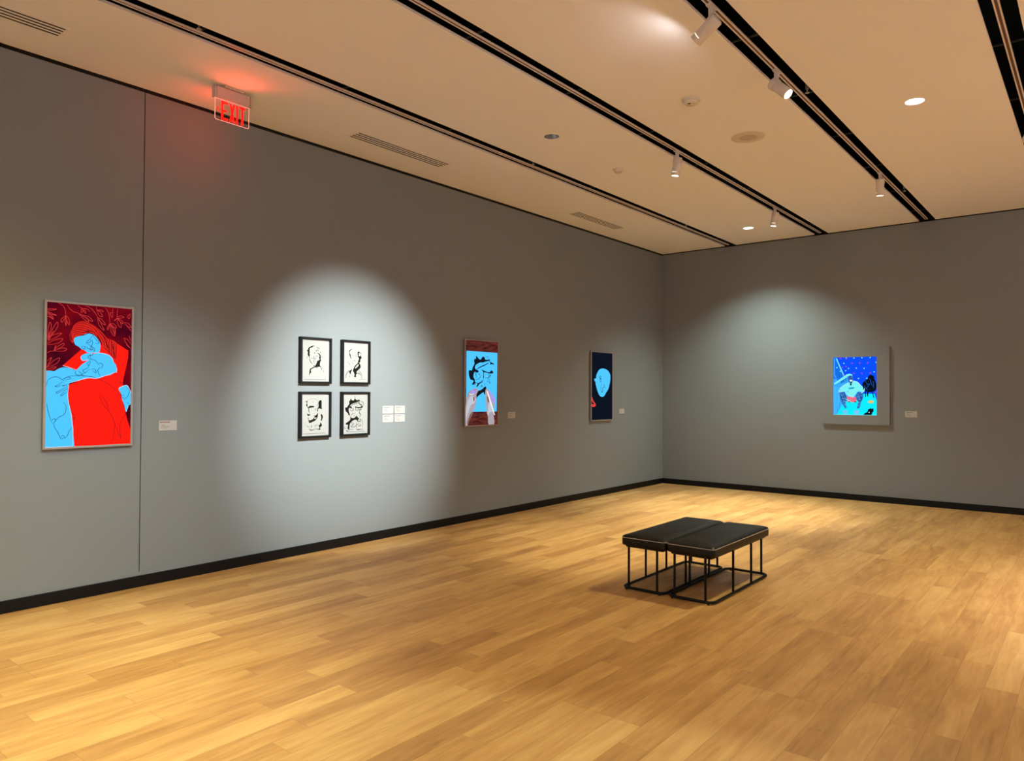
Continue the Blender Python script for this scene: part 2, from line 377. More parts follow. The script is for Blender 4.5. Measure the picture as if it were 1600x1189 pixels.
# ---------------------------------------------------------------- downlights
for x, y, lev, deg, blend, lb in DOWNLIGHTS:
    watts, col = level(lev) if lev else (0, None)
    root = empty('recessed_downlight', (x, y, H), lb, 'downlight', 'round recessed ceiling downlights')
    b = MB(); b.lathe([(.0735, .004), (.0735, -.003), (.078, -.004), (.086, -.002), (.087, 0)], M_CEIL, 40); b.build('trim_ring', root, smooth=True)
    if lev:
        b = MB(); b.lathe([(.0735, -.002), (.073, .012), (.071, .016)], M_REFL, 40); b.build('reflector', root, smooth=True)
        b = MB(); b.lathe([(0, .006), (.0725, .006)], M_LENS, 40); b.build('lens', root)
        lamp_spot('down_lamp', (0, 0, -.012), (0, 0, -1), watts, deg, blend, col, root, .05)
    else:
        b = MB(); b.lathe([(.0735, -.002), (.070, .03), (.058, .07), (.040, .10), (0, .105)], M_REFL, 40); b.build('reflector', root, smooth=True)
        b = MB(); b.lathe([(0, .03), (.009, .03), (.009, .04), (0, .04)], M_SLIT, 14); l = b.build('led_point', root); l.location = (-.028, -.044, .0)

# ---------------------------------------------------------------- vents
for y0, y1, lb in ((-11.18, -9.94, 'linear slotted air vent in the ceiling at the top left corner'), (-7.38, -6.14, 'linear slotted air vent in the ceiling to the right of the exit sign'),
                   (-3.51, -2.285, 'linear slotted air vent in the ceiling nearest the back corner')):
    cx = .520 if y0 < -5 else .455
    root = empty('ceiling_vent', (cx, (y0+y1)/2, H), lb, 'vent', 'linear ceiling air vents'); hl = (y1-y0)/2
    b = MB(); b.box((-.078, -hl, -.002), (.078, hl, 0), M_VENTGAP); b.build('backing', root)
    wd = .023
    xs = [-.066, -.022, .022, .066]
    cuts = [-.094] + [v for xx in xs for v in (xx-wd/2, xx+wd/2)] + [.094]
    for k in range(0, 10, 2):
        b = MB(); b.box((cuts[k], -hl, -.004), (cuts[k+1], hl, -.0021), M_CEIL); b.build('blade', root)
    for s in (-1, 1):
        b = MB(); b.box((-.094, min(s*hl, s*(hl+.022)), -.004), (.094, max(s*hl, s*(hl+.022)), 0), M_CEIL); b.build('end_frame', root)

# ---------------------------------------------------------------- detectors and speaker
root = empty('smoke_detector', (3.446, -6.128, H), 'round off-white smoke detector on the ceiling left of the bright tilted spotlight', 'smoke detector')
b = MB(); b.lathe([(.076, 0), (.076, -.014), (.072, -.020), (.066, -.022), (.062, -.026), (.055, -.038), (.045, -.046), (0, -.047)], M_PLASTIC, 40); b.build('housing', root, smooth=True)
b = MB(); b.lathe([(.058, -.0275), (.0605, -.0275), (.0590, -.0305), (.0565, -.0305)], M_DOT, 40); b.build('sensor_ring', root)
b = MB(); b.box((-.012, -.040, -.050), (.010, -.028, -.046), M_DOT); b.build('indicator', root)
root = empty('smoke_detector', (1.955, -4.83, H), 'small smoke detector with dark slots on the ceiling, left of the middle track', 'smoke detector')
b = MB(); b.lathe([(.064, 0), (.064, -.008), (.058, -.012), (.040, -.020), (.034, -.040), (.028, -.045), (0, -.046)], M_PLASTIC, 36); b.build('housing', root, smooth=True)
b = MB()
for k in range(10):
    a = 2*PI*k/10; b.M = Matrix.Rotation(a, 4, 'Z'); b.box((.0335, -.006, -.038), (.0365, .006, -.033), M_DOT)
b.build('sensing_slots', root)
root = empty('ceiling_speaker', (3.478, -4.933, H), 'large flat round speaker grille set in the ceiling', 'speaker')
b = MB(); b.lathe([(.158, 0), (.158, -.005), (.150, -.008), (.086, -.008), (.084, -.006)], M_GRILLE, 48); b.build('outer_grille', root, smooth=True)
b = MB(); b.lathe([(.084, -.006), (.078, -.0075), (0, -.0085)], M_GRILLE2, 48); b.build('centre_grille', root, smooth=True)

# ---------------------------------------------------------------- exit sign
def exit_sign():
    root = empty('exit_sign', (.57, -8.683, H), 'clear edge-lit sign with red EXIT letters and left arrow hanging from the ceiling', 'exit sign')
    b = MB(); b.box((-.035, -.085, -.020), (.035, .085, 0), M_EXITBODY); b.build('canopy', root, bevel=.005)
    b = MB(); b.box((-.024, -.152, -.112), (.024, .152, -.020), M_EXITBODY); b.build('housing', root, bevel=.012, seg=4)
    for s in (-1, 1):
        b = MB(); b.box((-.027, min(s*.152, s*.166), -.116), (.027, max(s*.152, s*.166), -.018), M_EXITBODY); b.build('end_cap', root, bevel=.010, seg=4)
    hw, z0, z1, r = .151, -.290, -.112, .014
    out = [(-hw, z1), (-hw, z0+r)]+[(-hw+r-r*math.cos(t*PI/8), z0+r-r*math.sin(t*PI/8)) for t in range(1, 4)]+[(-hw+r, z0), (hw-r, z0)]+[(hw-r+r*math.sin(t*PI/8), z0+r-r*math.cos(t*PI/8)) for t in range(1, 4)]+[(hw, z0+r), (hw, z1)]
    n = len(out); b = MB(); b.add([(-.003, y, z) for y, z in out]+[(.003, y, z) for y, z in out], [tuple(range(n)), tuple(range(2*n-1, n-1, -1))]+[(i, (i+1) % n, n+(i+1) % n, n+i) for i in range(n)], M_ACRYL)
    pan = b.build('acrylic_panel', root)
    b = MB(); b.tube([(0, y, z) for y, z in out], .0023, M_EXITEDGE, 8); b.tube([(0, -hw, z1-.004), (0, hw, z1-.004)], .0023, M_EXITEDGE, 8); b.build('glowing_edge', pan)
    # letters, read from the room side (left to right along +y)
    T0, B0 = -.128, -.282
    def strokes(bb, xf, sgn):
        def P(pts): bb.add([(xf, sgn*y, z) for y, z in pts], [tuple(range(len(pts)))], M_EXITRED)
        def R(a, c, z0, z1): P([(a, z0), (c, z0), (c, z1), (a, z1)])
        e0 = -.099; w = .019
        R(e0, e0+w, B0, T0); R(e0, e0+.058, T0-w, T0); R(e0, e0+.052, (T0+B0)/2-w/2, (T0+B0)/2+w/2); R(e0, e0+.058, B0, B0+w)
        x0, x1 = -.030, .024
        P([(x0, T0), (x0+.019, T0), (x1, B0), (x1-.019, B0)]); P([(x1-.019, T0), (x1, T0), (x0+.019, B0), (x0, B0)])
        R(.031, .050, B0, T0)
        R(.058, .118, T0-w, T0); R(.078, .098, B0, T0)
        zc = (T0+B0)/2+.004                                    # chevron
        P([(-.145, zc), (-.116, zc+.026), (-.112, zc+.018), (-.132, zc)]); P([(-.145, zc), (-.132, zc), (-.112, zc-.018), (-.116, zc-.026)])
    b = MB(); b.keep = True; strokes(b, .0036, 1); b.build('exit_lettering', pan)
    for s in (1, -1):
        l = bpy.data.lights.new('red_led', 'SPOT'); l.energy, l.color = level('led'); l.shadow_soft_size = .05; l.spot_size = math.radians(170 if s > 0 else 150); l.spot_blend = .8
        o = bpy.data.objects.new('red_led', l); COL.objects.link(o); o.parent = root; o.location = (s*.03, 0, -.19); o.rotation_euler = Vector((1, -.2, .2) if s > 0 else (-1, -.38, -.12)).to_track_quat('-Z', 'Y').to_euler()
exit_sign()

# ---------------------------------------------------------------- pictures
ART = {
 'red': [
  ('p','red',0,0,'392 683 181 565 331 536 445 481 238 426 240 362 281 230 303 132 308 5 313 0 1000 0 998 108 959 176 936 234 891 327 850 404 898 430 901 472 914 507 960 637 961 689 818 739 697 773 604 780 440 724'),
  ('p','blue',0,1,'0 480 90 524 151 547 205 553 268 547 331 536 394 574 475 610 442 607 410 604 386 618 389 636 425 651 474 660 540 657 606 664 674 661 725 647 768 627 777 602 803 587 817 557 813 526 796 527 744 508 660 497 576 481 469 482 364 464 277 448 250 426 240 362 252 304 281 230 294 172 306 108 303 0'),
  ('p','blue',0,0,'0 477 238 475 240 362 252 304 281 230 294 172 306 108 303 0 0 0'),
  ('p','hair',0,1,'255 786 270 821 309 857 357 879 421 885 486 875 561 849 629 816 697 773 766 760 818 736 819 685 803 618 742 652 673 691 639 705 618 730 579 769 521 794 471 802 359 776 311 764 296 724 264 747'),
  ('p','blue',0,1,'303 744 315 764 359 775 407 785 439 796 471 801 521 794 562 778 596 754 615 725 610 684 598 666 565 663 507 661 458 665 425 679 392 685 360 702 320 715'),
  ('p','blue',0,1,'845 409 902 428 946 431 973 410 1000 374 1000 296 966 280 941 236 918 286 891 327 881 363'),
  ('l','salmon',4.5,1,'119 1000 174 982 201 955 210 916'),
  ('l','salmon',4.5,1,'210 916 160 889 160 867 176 873 198 896 210 916'),
  ('l','salmon',4.5,1,'210 916 203 882 211 843 218 882 210 916'),
  ('l','salmon',4.5,1,'210 916 245 893 248 850 222 878 210 916'),
  ('l','salmon',4.5,1,'220 992 244 972 292 947 348 940 396 921'),
  ('l','salmon',4.5,1,'396 921 453 924 511 901 515 887 453 904 396 921'),
  ('l','salmon',4.5,1,'356 936 404 906 474 880 437 918 356 936'),
  ('l','salmon',4.5,1,'338 999 387 975 452 973 485 955'),
  ('l','salmon',4.5,1,'387 975 384 945 408 956 387 975'),
  ('l','salmon',4.5,1,'403 963 436 940 428 962 403 963'),
  ('l','salmon',4.5,1,'435 995 493 981 543 953 576 920'),
  ('l','salmon',4.5,1,'576 920 627 907 674 869 627 882 576 920'),
  ('l','salmon',4.5,1,'576 920 594 865 658 827 628 867 576 920'),
  ('l','salmon',4.5,1,'563 997 567 972 626 975 643 961 567 972'),
  ('l','salmon',4.5,1,'567 972 593 936 635 928 618 952 567 972'),
  ('l','salmon',4.5,1,'663 995 702 967 720 927 725 881'),
  ('l','salmon',4.5,1,'725 881 781 879 807 852 764 857 725 881'),
  ('l','salmon',4.5,1,'725 881 739 826 787 792 781 833 725 881'),
  ('l','salmon',4.5,1,'725 881 696 849 704 835 725 881'),
  ('l','salmon',4.5,1,'725 881 790 848 786 807 725 881'),
  ('l','salmon',4.5,1,'761 996 753 964 728 958 754 924 762 965'),
  ('l','salmon',4.5,1,'818 991 814 932'),
  ('l','salmon',4.5,1,'814 932 858 944 902 933 814 924'),
  ('l','salmon',4.5,1,'814 927 780 904 814 921'),
  ('l','salmon',4.5,1,'814 927 824 881 864 857 858 898 814 927'),
  ('l','salmon',4.5,1,'814 927 876 909 889 886 841 907 814 927'),
  ('l','salmon',4.5,1,'902 897 956 892 992 862 947 871 902 897'),
  ('l','salmon',4.5,1,'929 880 992 836'),
  ('l','salmon',4.5,1,'981 966 946 943 968 929 981 966'),
  ('l','salmon',4.5,1,'966 799 989 763'),
  ('l','salmon',4.5,1,'896 780 949 772 994 737'),
  ('l','salmon',4.5,1,'905 776 932 745 990 706'),
  ('l','salmon',4.5,1,'932 735 990 706'),
  ('l','salmon',4.5,1,'2 953 105 954 44 944 2 948'),
  ('l','salmon',4.5,1,'3 941 56 923 109 911 45 917 3 934'),
  ('l','salmon',4.5,1,'3 929 37 902 72 882 52 908 3 929'),
  ('l','salmon',4.5,1,'3 901 30 897 72 882'),
  ('l','salmon',4.5,1,'14 738 16 815 34 861 50 831 25 758'),
  ('l','salmon',4.5,1,'18 739 69 822 114 865 122 839 77 789 25 753'),
  ('l','salmon',4.5,1,'21 758 93 780 166 790 108 761 25 734'),
  ('l','salmon',4.5,1,'11 710 86 741 178 752 124 718 11 705'),
  ('l','salmon',4.5,1,'14 738 28 796 21 758'),
  ('l','salmon',4.5,1,'11 714 55 778 70 798 25 739'),
  ('l','salmon',4.5,1,'80 664 140 704 190 720 179 701 87 664'),
  ('l','salmon',4.5,1,'80 664 164 686 222 683 195 667 87 664'),
  ('l','salmon',4.5,1,'80 664 34 660 12 648'),
  ('l','salmon',4.5,1,'80 664 102 703 95 669'),
  ('l','salmon',4.5,1,'6 552 36 586 58 620 13 595'),
  ('l','salmon',4.5,1,'6 549 88 601 149 617 112 578 14 550'),
  ('l','salmon',4.5,1,'6 537 105 556 82 539 7 528'),
  ('l','salmon',4.5,1,'7 499 37 509'),
  ('l','dark',5,1,'325 868 389 878 470 875 536 853'),
  ('l','dark',5,1,'309 852 373 868 462 862 536 837 578 809'),
  ('l','dark',5,1,'294 837 357 854 446 846 520 827'),
  ('l','dark',5,1,'278 817 349 839 438 831 504 816'),
  ('l','dark',5,1,'275 802 342 824 422 818 488 810'),
  ('l','dark',5,1,'279 787 334 809 406 800'),
  ('l','dark',5,1,'295 773 334 794 390 789'),
  ('l','dark',5,1,'561 844 620 801 680 762'),
  ('l','dark',5,1,'545 828 604 790 655 741 673 711'),
  ('l','dark',5,1,'537 807 596 774 630 730'),
  ('l','dark',5,1,'697 768 689 732 698 697'),
  ('l','dark',5,1,'723 764 715 723 724 667'),
  ('l','dark',5,1,'757 755 749 704 755 653'),
  ('l','dark',5,1,'783 746 775 689 781 633'),
  ('l','dark',5,1,'809 736 806 685 803 623'),
  ('l','dark',5,1,'603 815 654 787 689 758'),
  ('l','dark',5,1,'263 782 279 758 295 744'),
  ('l','dark',5,1,'271 802 263 767 280 738'),
  ('l','dark',5,1,'639 710 690 687 742 657 803 621'),
  ('l','line',4.5,1,'521 789 497 766 456 742 452 729 481 735 505 751 497 756'),
  ('l','line',4.5,1,'521 789 563 758 601 734 547 730'),
  ('l','line',4.5,1,'392 703 424 706 433 689 400 688 392 703'),
  ('l','line',4.5,1,'441 707 473 690 514 686'),
  ('l','line',4.5,1,'513 756 522 732 506 706 539 677'),
  ('l','line',4.5,1,'469 725 498 711 547 690 531 662'),
  ('l','line',4.5,1,'494 706 498 681 531 689'),
  ('l','line',4.5,1,'474 660 523 662 523 647 474 640 475 620 524 622'),
  ('l','line',4.5,1,'499 651 495 623'),
  ('l','line',4.5,1,'487 606 463 585 476 571 496 596 487 606'),
  ('l','line',4.5,1,'491 611 532 614 574 598 591 578'),
  ('l','line',4.5,1,'591 578 612 591 641 584 637 559 612 556'),
  ('l','line',4.5,1,'484 571 460 550 411 535 436 520 492 546'),
  ('l','line',4.5,1,'509 544 550 547 567 517 525 536'),
  ('l','line',4.5,1,'612 556 583 537 613 498'),
  ('l','line',4.5,1,'331 533 324 513 364 499 444 520'),
  ('l','line',4.5,1,'363 529 412 505'),
  ('l','line',4.5,1,'380 502 444 495'),
  ('l','line',4.5,1,'5 424 23 463 75 483 129 484 168 469 191 459'),
  ('l','line',4.5,1,'171 469 253 484 269 475 207 462'),
  ('l','line',4.5,1,'191 464 222 484 308 495 461 494 576 481 746 429 824 384 886 327'),
  ('l','line',4.5,1,'183 452 122 427 99 422 130 418 168 433'),
  ('l','line',4.5,1,'176 423 238 433'),
  ('l','line',4.5,1,'176 428 207 421'),
  ('l','line',4.5,1,'238 421 161 394 112 379 131 374 208 399'),
  ('l','line',4.5,1,'239 409 166 362 177 357 231 382'),
  ('l','line',4.5,1,'190 309 221 289 222 250 195 222 142 205 111 186 85 163 66 175'),
  ('l','line',4.5,1,'70 185 88 196 107 194 108 177'),
  ('l','line',4.5,1,'11 305 27 247 66 175'),
  ('l','line',4.5,1,'93 160 101 136 136 102 168 60 191 54'),
  ('l','line',4.5,1,'171 69 190 79 214 68 210 59 175 62'),
  ('l','line',4.5,1,'222 58 245 80 260 104 291 132'),
  ('l','line',4.5,1,'243 411 240 362 264 289 289 235 325 208 310 152'),
  ('l','line',4.5,1,'294 203 325 200 298 186'),
  ('l','line',4.5,1,'616 365 620 338 663 287 723 246 794 164 795 97 779 41 728 7'),
  ('l','line',4.5,1,'616 365 697 307 723 246'),
  ('l','line',4.5,1,'794 164 829 107 878 44 864 121 885 172 932 218 936 234'),
  ('l','line',4.5,1,'845 458 893 441'),
  ('l','line',4.5,1,'849 456 897 454'),
  ('l','line',4.5,1,'937 420 978 400 965 358 930 335 899 330'),
  ('l','line',4.5,1,'890 358 916 361'),
  ('l','line',4.5,1,'890 340 917 345'),
  ('l','line',4.5,1,'944 306 975 296'),
  ('l','dark',7,1,'271 787 263 767 280 743'),
  ('l','dark',7,1,'359 778 423 787 471 802 521 796 562 779 609 740'),
  ('l','dark',7,1,'325 875 293 852 270 816 255 786'),
  ('l','dark',7,1,'439 813 487 820 545 808'),
  ('l','dark',7,1,'390 801 439 808 488 808'),
  ('l','dark',7,1,'571 784 605 755 630 720'),
  ('l','dark',7,1,'646 781 689 732 724 682'),
  ('l','dark',7,1,'740 759 767 704 794 633'),
  ('l','rim',5,1,'181 565 244 554 331 537'),
  ('l','rim',5,1,'389 636 386 618 410 604 442 607 479 613'),
  ('l','rim',5,1,'474 660 606 664 725 647 777 602'),
  ('l','rim',5,1,'817 557 813 526'),
  ('l','rim',6,1,'250 426 240 362 252 304 281 230 294 172 306 108 303 0'),
  ('l','rim',6,1,'277 448 364 464 469 482 576 481 660 497 796 527'),
  ('l','rim',6,1,'845 409 902 428 946 431 973 410 1000 374'),
  ('l','rim',6,1,'3 2 303 0'),
  ('l','rim',6,1,'941 236 966 280'),
 ],
 'FA': [
  ('p','ink',0,1,'477 856 400 857 315 833 248 807 223 761 185 732 216 694 209 637 235 605 261 583 278 561 285 618 370 623 285 635 287 696 279 752 307 799 367 812 417 843'),
  ('p','ink',0,1,'505 739 523 711 567 696 576 668 628 647 643 596 621 578 648 528 562 491 545 451 512 405 461 359 343 316 289 281 274 192 270 122 298 181 345 215 327 260 360 294 462 330 530 338 540 293 556 338 651 356 686 342 722 286 736 292 686 370 659 392 667 449 683 495 726 519 683 529 690 598 672 643 628 675 575 685'),
  ('l','ink',7,1,'278 584 288 506 340 451 383 413'),
  ('l','ink',4,1,'210 604 189 558 211 548'),
  ('l','ink',4,1,'321 552 415 549'),
  ('l','ink',5,1,'422 611 423 566 467 522 424 499'),
  ('l','ink',14,1,'455 691 469 675'),
  ('l','ink',7,1,'416 476 459 468'),
  ('l','ink',5,1,'443 431 477 432'),
  ('l','ink',8,1,'418 374 478 376'),
  ('l','ink',5,1,'497 738 557 758 609 748'),
  ('l','ink',4,1,'507 625 551 604 577 617'),
  ('l','ink',6,1,'538 831 573 809 643 795'),
  ('l','ink',5,1,'670 722 688 677'),
  ('l','ink',4,1,'482 591 501 512'),
  ('l','ink',4,1,'739 337 774 321'),
  ('l','ink',4,1,'801 282 797 225'),
  ('l','ink',4,1,'62 49 893 50'),
  ('l','ink',2,1,'46 799 49 509'),
  ('l','ink',4,1,'716 621 743 577'),
 ],
 'FB': [
  ('p','ink',0,1,'379 836 290 816 234 786 239 714 249 670 295 593 317 599 290 649 293 688 256 726 264 782 326 812'),
  ('p','ink',0,1,'617 778 572 760 579 681 593 631 624 626 631 581 595 535 587 489 479 419 418 350 392 283 439 227 458 171 432 143 486 121 519 138 512 183 548 212 538 263 628 321 691 367 696 424 661 469 642 491 688 526 686 583 741 618 693 685 666 667 629 655 615 694 636 745 729 720 654 763'),
  ('p','paper',0,1,'615 462 534 420 463 351 499 346 590 393 622 434'),
  ('p','ink',0,1,'240 280 302 298 337 321 347 293 312 248 286 203 246 235'),
  ('l','ink',6,1,'186 296 214 268 144 212 110 145 106 89'),
  ('l','ink',6,1,'628 298 704 231 743 164 748 84'),
  ('l','ink',8,1,'539 229 630 219 687 174'),
  ('l','ink',6,1,'413 543 477 540'),
  ('l','ink',9,1,'252 157 256 130'),
  ('l','ink',6,1,'350 170 377 153'),
  ('l','ink',4,1,'365 657 402 653'),
  ('l','ink',3,1,'350 528 360 483 406 451'),
  ('l','ink',4,1,'251 191 340 203'),
  ('l','ink',3,1,'634 55 895 62'),
  ('l','ink',4,1,'691 753 739 709'),
  ('l','grey',12,1,'208 513 227 469 299 437'),
  ('l','grey',12,1,'191 490 263 425'),
  ('l','grey',12,1,'383 663 419 659'),
  ('l','grey',12,1,'473 677 510 656 529 623'),
 ],
 'FC': [
  ('p','ink',0,1,'228 860 204 826 136 826 179 804 197 770 169 731 208 691 260 651 311 668 447 678 455 706 395 714 292 713 251 679 216 713 223 736 205 781 221 815'),
  ('p','ink',0,1,'667 841 734 835 739 664 752 631 656 647 604 636 602 585 575 574 578 642 611 676 627 733 616 801'),
  ('p','ink',0,1,'598 551 600 460 559 404 508 360 406 328 296 302 269 342 247 376 302 369 387 384 455 417 488 456 436 474 522 484 573 518'),
  ('p','paper',0,1,'549 433 498 428 473 400 516 396'),
  ('p','ink',0,1,'703 504 756 498 787 446 781 412 751 367 761 332 734 356 699 351 729 413'),
  ('p','ink',0,1,'704 311 755 247 738 219 687 185 697 134 601 142 514 155 463 140 497 161 601 156 661 163 651 209 624 244 676 254'),
  ('p','ink',0,1,'216 534 264 510 315 521 307 487 231 477'),
  ('l','ink',8,1,'268 657 270 600 297 544'),
  ('l','ink',8,1,'241 432 276 386'),
  ('l','ink',5,1,'580 262 529 234 478 219'),
  ('l','ink',7,1,'374 249 367 193'),
  ('l','ink',8,1,'283 161 360 131 463 140'),
  ('l','ink',4,1,'220 252 238 218 307 211'),
  ('l','ink',4,1,'41 49 875 49'),
  ('l','ink',2,1,'20 872 40 55'),
  ('l','ink',6,1,'500 655 527 609'),
  ('l','ink',5,1,'617 767 567 711'),
  ('l','ink',3,1,'363 611 398 599'),
  ('l','grey',6,1,'237 859 390 887 528 870 599 813'),
  ('l','grey',6,1,'400 542 469 530'),
  ('l','grey',6,1,'374 825 444 791'),
  ('l','grey',6,1,'167 343 135 277 171 220'),
  ('l','grey',6,1,'466 621 536 586'),
 ],
 'FD': [
  ('p','ink',0,1,'309 887 359 845 427 839 484 881 553 844 651 856 682 820 613 808 536 785 420 762 324 733 277 691 325 691 355 655 327 631 268 656 231 621 243 549 273 502 275 442 236 478 188 461 216 502 118 563 87 646 106 663 172 669 200 710 256 751 244 822 282 834'),
  ('p','ink',0,1,'480 689 559 671 716 675 774 699 805 656 697 645 599 640 520 653 532 593 513 582 501 653'),
  ('p','ink',0,1,'466 511 370 488 323 453 334 406 373 393 470 397 547 444 607 401 647 376 609 329 630 292 580 311 550 342 472 343 366 310 300 264 273 205 266 122 229 106 189 148 206 219 119 238 137 273 241 318 297 359 305 430 351 494 466 517'),
  ('l','ink',5,1,'482 946 484 881'),
  ('l','ink',6,1,'267 697 420 738 555 773 672 808'),
  ('l','ink',12,1,'614 784 694 736 774 705'),
  ('l','ink',6,1,'692 808 801 795 833 734 795 687'),
  ('l','ink',5,1,'556 761 577 701'),
  ('l','ink',5,1,'269 632 329 572 425 595 404 654'),
  ('l','ink',4,1,'326 655 424 607'),
  ('l','ink',9,1,'599 628 659 592 718 603 657 652'),
  ('l','ink',7,1,'542 593 601 580'),
  ('l','ink',9,1,'660 568 662 520 702 483 694 423'),
  ('l','ink',6,1,'430 440 468 451'),
  ('l','ink',8,1,'647 370 707 339 688 297 609 311'),
  ('l','ink',4,1,'686 375 766 338 799 253 793 132'),
  ('l','ink',6,1,'367 286 436 237 322 180 477 170 554 222 651 244'),
  ('l','ink',5,1,'554 210 567 96 813 102'),
  ('l','ink',5,1,'552 282 555 174'),
  ('l','ink',6,1,'671 232 731 206 653 178 613 209'),
  ('l','ink',6,1,'338 299 378 238'),
  ('l','ink',4,1,'93 186 56 140 151 149'),
  ('l','ink',12,1,'153 90 182 54'),
  ('l','ink',5,1,'191 71 286 104 421 106'),
  ('l','ink',4,1,'211 47 894 51'),
  ('l','ink',5,1,'756 663 738 591'),
  ('l','ink',5,1,'577 102 814 96'),
 ],
 'hand': [
  ('p','blue',0,0,'26 873 987 872 972 156 23 159'),
  ('p','line',0,1,'316 820 367 802 419 781 470 784 502 809 547 815 586 801 599 782 704 784 736 794 743 765 783 754 862 740 875 724 809 732 757 722 756 746 717 767 651 761 574 753 522 745 458 746 368 730 305 710 280 681 305 662 375 649 395 635 356 620 318 624 280 633 249 609 237 571 281 538 269 491 231 528 155 537 105 584 98 636 123 648 192 647 216 685 266 724 253 766 278 786 310 782'),
  ('p','line',0,1,'478 662 549 651 653 636 744 634 783 654 836 645 856 626 797 616 705 619 601 628 562 623 556 560 534 565 542 627'),
  ('p','line',0,1,'231 510 281 515 320 496 269 491 307 472 244 481 194 476'),
  ('p','line',0,1,'371 492 447 511 524 522 511 512 434 492 396 473 358 454 333 463'),
  ('p','line',0,1,'525 431 551 445 615 460 635 426 603 383 590 357 558 378 545 390 461 368 372 339 334 316 327 358 359 382 378 406 435 411'),
  ('l','line',18,1,'343 663 458 693 574 714 704 745'),
  ('l','line',10,1,'705 615 705 571 679 537'),
  ('l','line',12,1,'705 566 758 581 744 601 784 586'),
  ('l','line',10,1,'732 552 739 494'),
  ('l','line',6,1,'599 816 677 815 717 799'),
  ('l','line',8,1,'268 576 319 596 332 553'),
  ('l','line',8,1,'307 534 395 549 459 578 472 598'),
  ('l','line',16,1,'395 606 433 602'),
  ('l','line',8,1,'460 530 524 526 550 546'),
  ('l','line',7,1,'601 565 692 561'),
  ('l','line',12,1,'280 633 319 596'),
  ('l','line',10,1,'448 454 486 473 512 459 460 454'),
  ('l','line',10,1,'576 498 589 474'),
  ('l','line',10,1,'654 527 706 513'),
  ('l','line',8,1,'745 514 758 490'),
  ('l','line',14,1,'332 496 383 501'),
  ('p','skin',0,1,'6 2 4 194 33 316 82 367 119 400 207 424 346 435 384 411 359 387 327 358 334 316 297 221 235 165 197 127 86 15 62 2'),
  ('p','skin',0,1,'710 1 690 95 644 162 616 311 603 359 603 407 641 431 759 398 905 316 918 267 879 200 880 151 866 127 894 1'),
  ('p','skinlit',0,1,'12 54 22 194 83 297 170 344 271 335 309 297 259 259 171 240 109 175 48 109'),
  ('p','skinlit',0,1,'683 104 708 258 786 258 866 166 787 152 735 142'),
  ('p','lilac',0,1,'157 401 333 432 321 401 258 373 170 372'),
  ('p','lilac',0,1,'707 407 772 393 905 301 905 258 839 258 760 335'),
  ('p','browner',0,1,'210 155 86 15 61 34 110 99 172 146'),
  ('p','browner',0,1,'655 345 707 316 721 268 682 273'),
  ('p','browner',0,1,'233 325 271 335 271 287 246 287'),
  ('p','white',0,0,'641 412 681 402 813 248 913 112 886 112 774 239 668 374'),
  ('l','white',12,1,'113 377 170 360 258 373'),
  ('l','browner',10,1,'144 410 82 367 70 334'),
  ('l','browner',10,1,'320 425 257 410'),
 ],
 'moon': [
  ('p','blue',0,1,'529 764 371 746 274 697 216 649 209 614 131 607 140 572 187 561 188 531 228 484 281 426 361 367 480 338 599 351 697 405 797 453 864 526 903 598 901 670 831 717 710 751'),
  ('p','red2',0,1,'0 354 89 284 188 237 196 208 111 192 2 202 1 237 110 225 90 249 0 295'),
  ('l','line',9,1,'472 641 393 646 374 622 453 611 406 592 435 563 474 593'),
  ('l','line',6,1,'475 546 448 510 450 427 530 410 536 463'),
  ('l','line',6,1,'635 524 575 511 623 488 536 475 518 416'),
  ('l','line',9,1,'655 482 676 470'),
 ],
 'seated': [
  ('p','royal',0,0,'0 1000 1000 1000 1000 251 693 367 0 365'),
  ('p','midblue',0,0,'0 1000 88 1000 241 699 241 582 72 523 0 523'),
  ('p','cyan',0,0,'225 208 706 367 951 368 1000 251 1000 0 42 0 160 110'),
  ('p','sky',0,0,'0 621 85 631 98 562 0 503'),
  ('p','skyline',0,0,'1 523 254 621 345 670 357 543 175 385 225 208 81 0 0 0'),
  ('p','paleaqua',0,0,'13 547 176 631 319 704 384 714 442 700 455 661 345 670 254 621 33 523'),
  ('p','paleaqua',0,0,'62 984 88 982 257 690 235 685'),
  ('p','paleaqua',0,1,'357 563 461 592 564 573 642 514 719 466 725 417 654 377 590 406 525 357 473 308 395 317 304 356 253 405 129 395 149 454 253 513'),
  ('p','skinblue',0,1,'332 631 371 675 435 680 461 641 454 592 415 558 370 572'),
  ('p','skinblue',0,1,'136 390 240 395 317 317 343 248 278 228 316 125 264 125 193 218 148 307'),
  ('p','skinblue',0,1,'525 337 615 402 693 367 693 289 641 210 615 126 550 116 576 190 615 230 537 259'),
  ('p','coral',0,1,'317 317 395 312 473 308 518 308 531 229 343 224 330 268'),
  ('p','night',0,1,'680 544 745 593 797 622 822 671 874 691 938 661 951 613 990 544 990 456 938 407 822 397 732 417 693 465'),
  ('p','white',0,1,'390 602 422 607 448 597 428 577 396 582'),
  ('p','night',0,1,'364 572 415 558 454 592 441 558 422 543 390 553'),
  ('p','night',0,1,'711 5 744 43 783 53 809 103 848 113 867 127 886 108 919 123 928 74 899 44 873 6'),
  ('p','orange',0,1,'796 225 848 250 912 252 932 231 873 206'),
  ('p','whiteish',0,1,'815 53 835 58 837 44 822 42'),
  ('p','paleaqua',0,0,'271 292 407 239 394 224 278 278'),
  ('p','lav',0,0,'225 80 329 81 328 16 224 21'),
  ('p','lav',0,0,'485 81 601 82 601 18 484 22'),
  ('l','night',14,1,'422 553 415 514 389 543'),
  ('l','night',14,1,'745 407 751 309'),
  ('l','night',14,1,'783 407 803 319'),
  ('l','night',14,1,'906 397 938 300'),
  ('l','night',14,1,'809 397 796 329'),
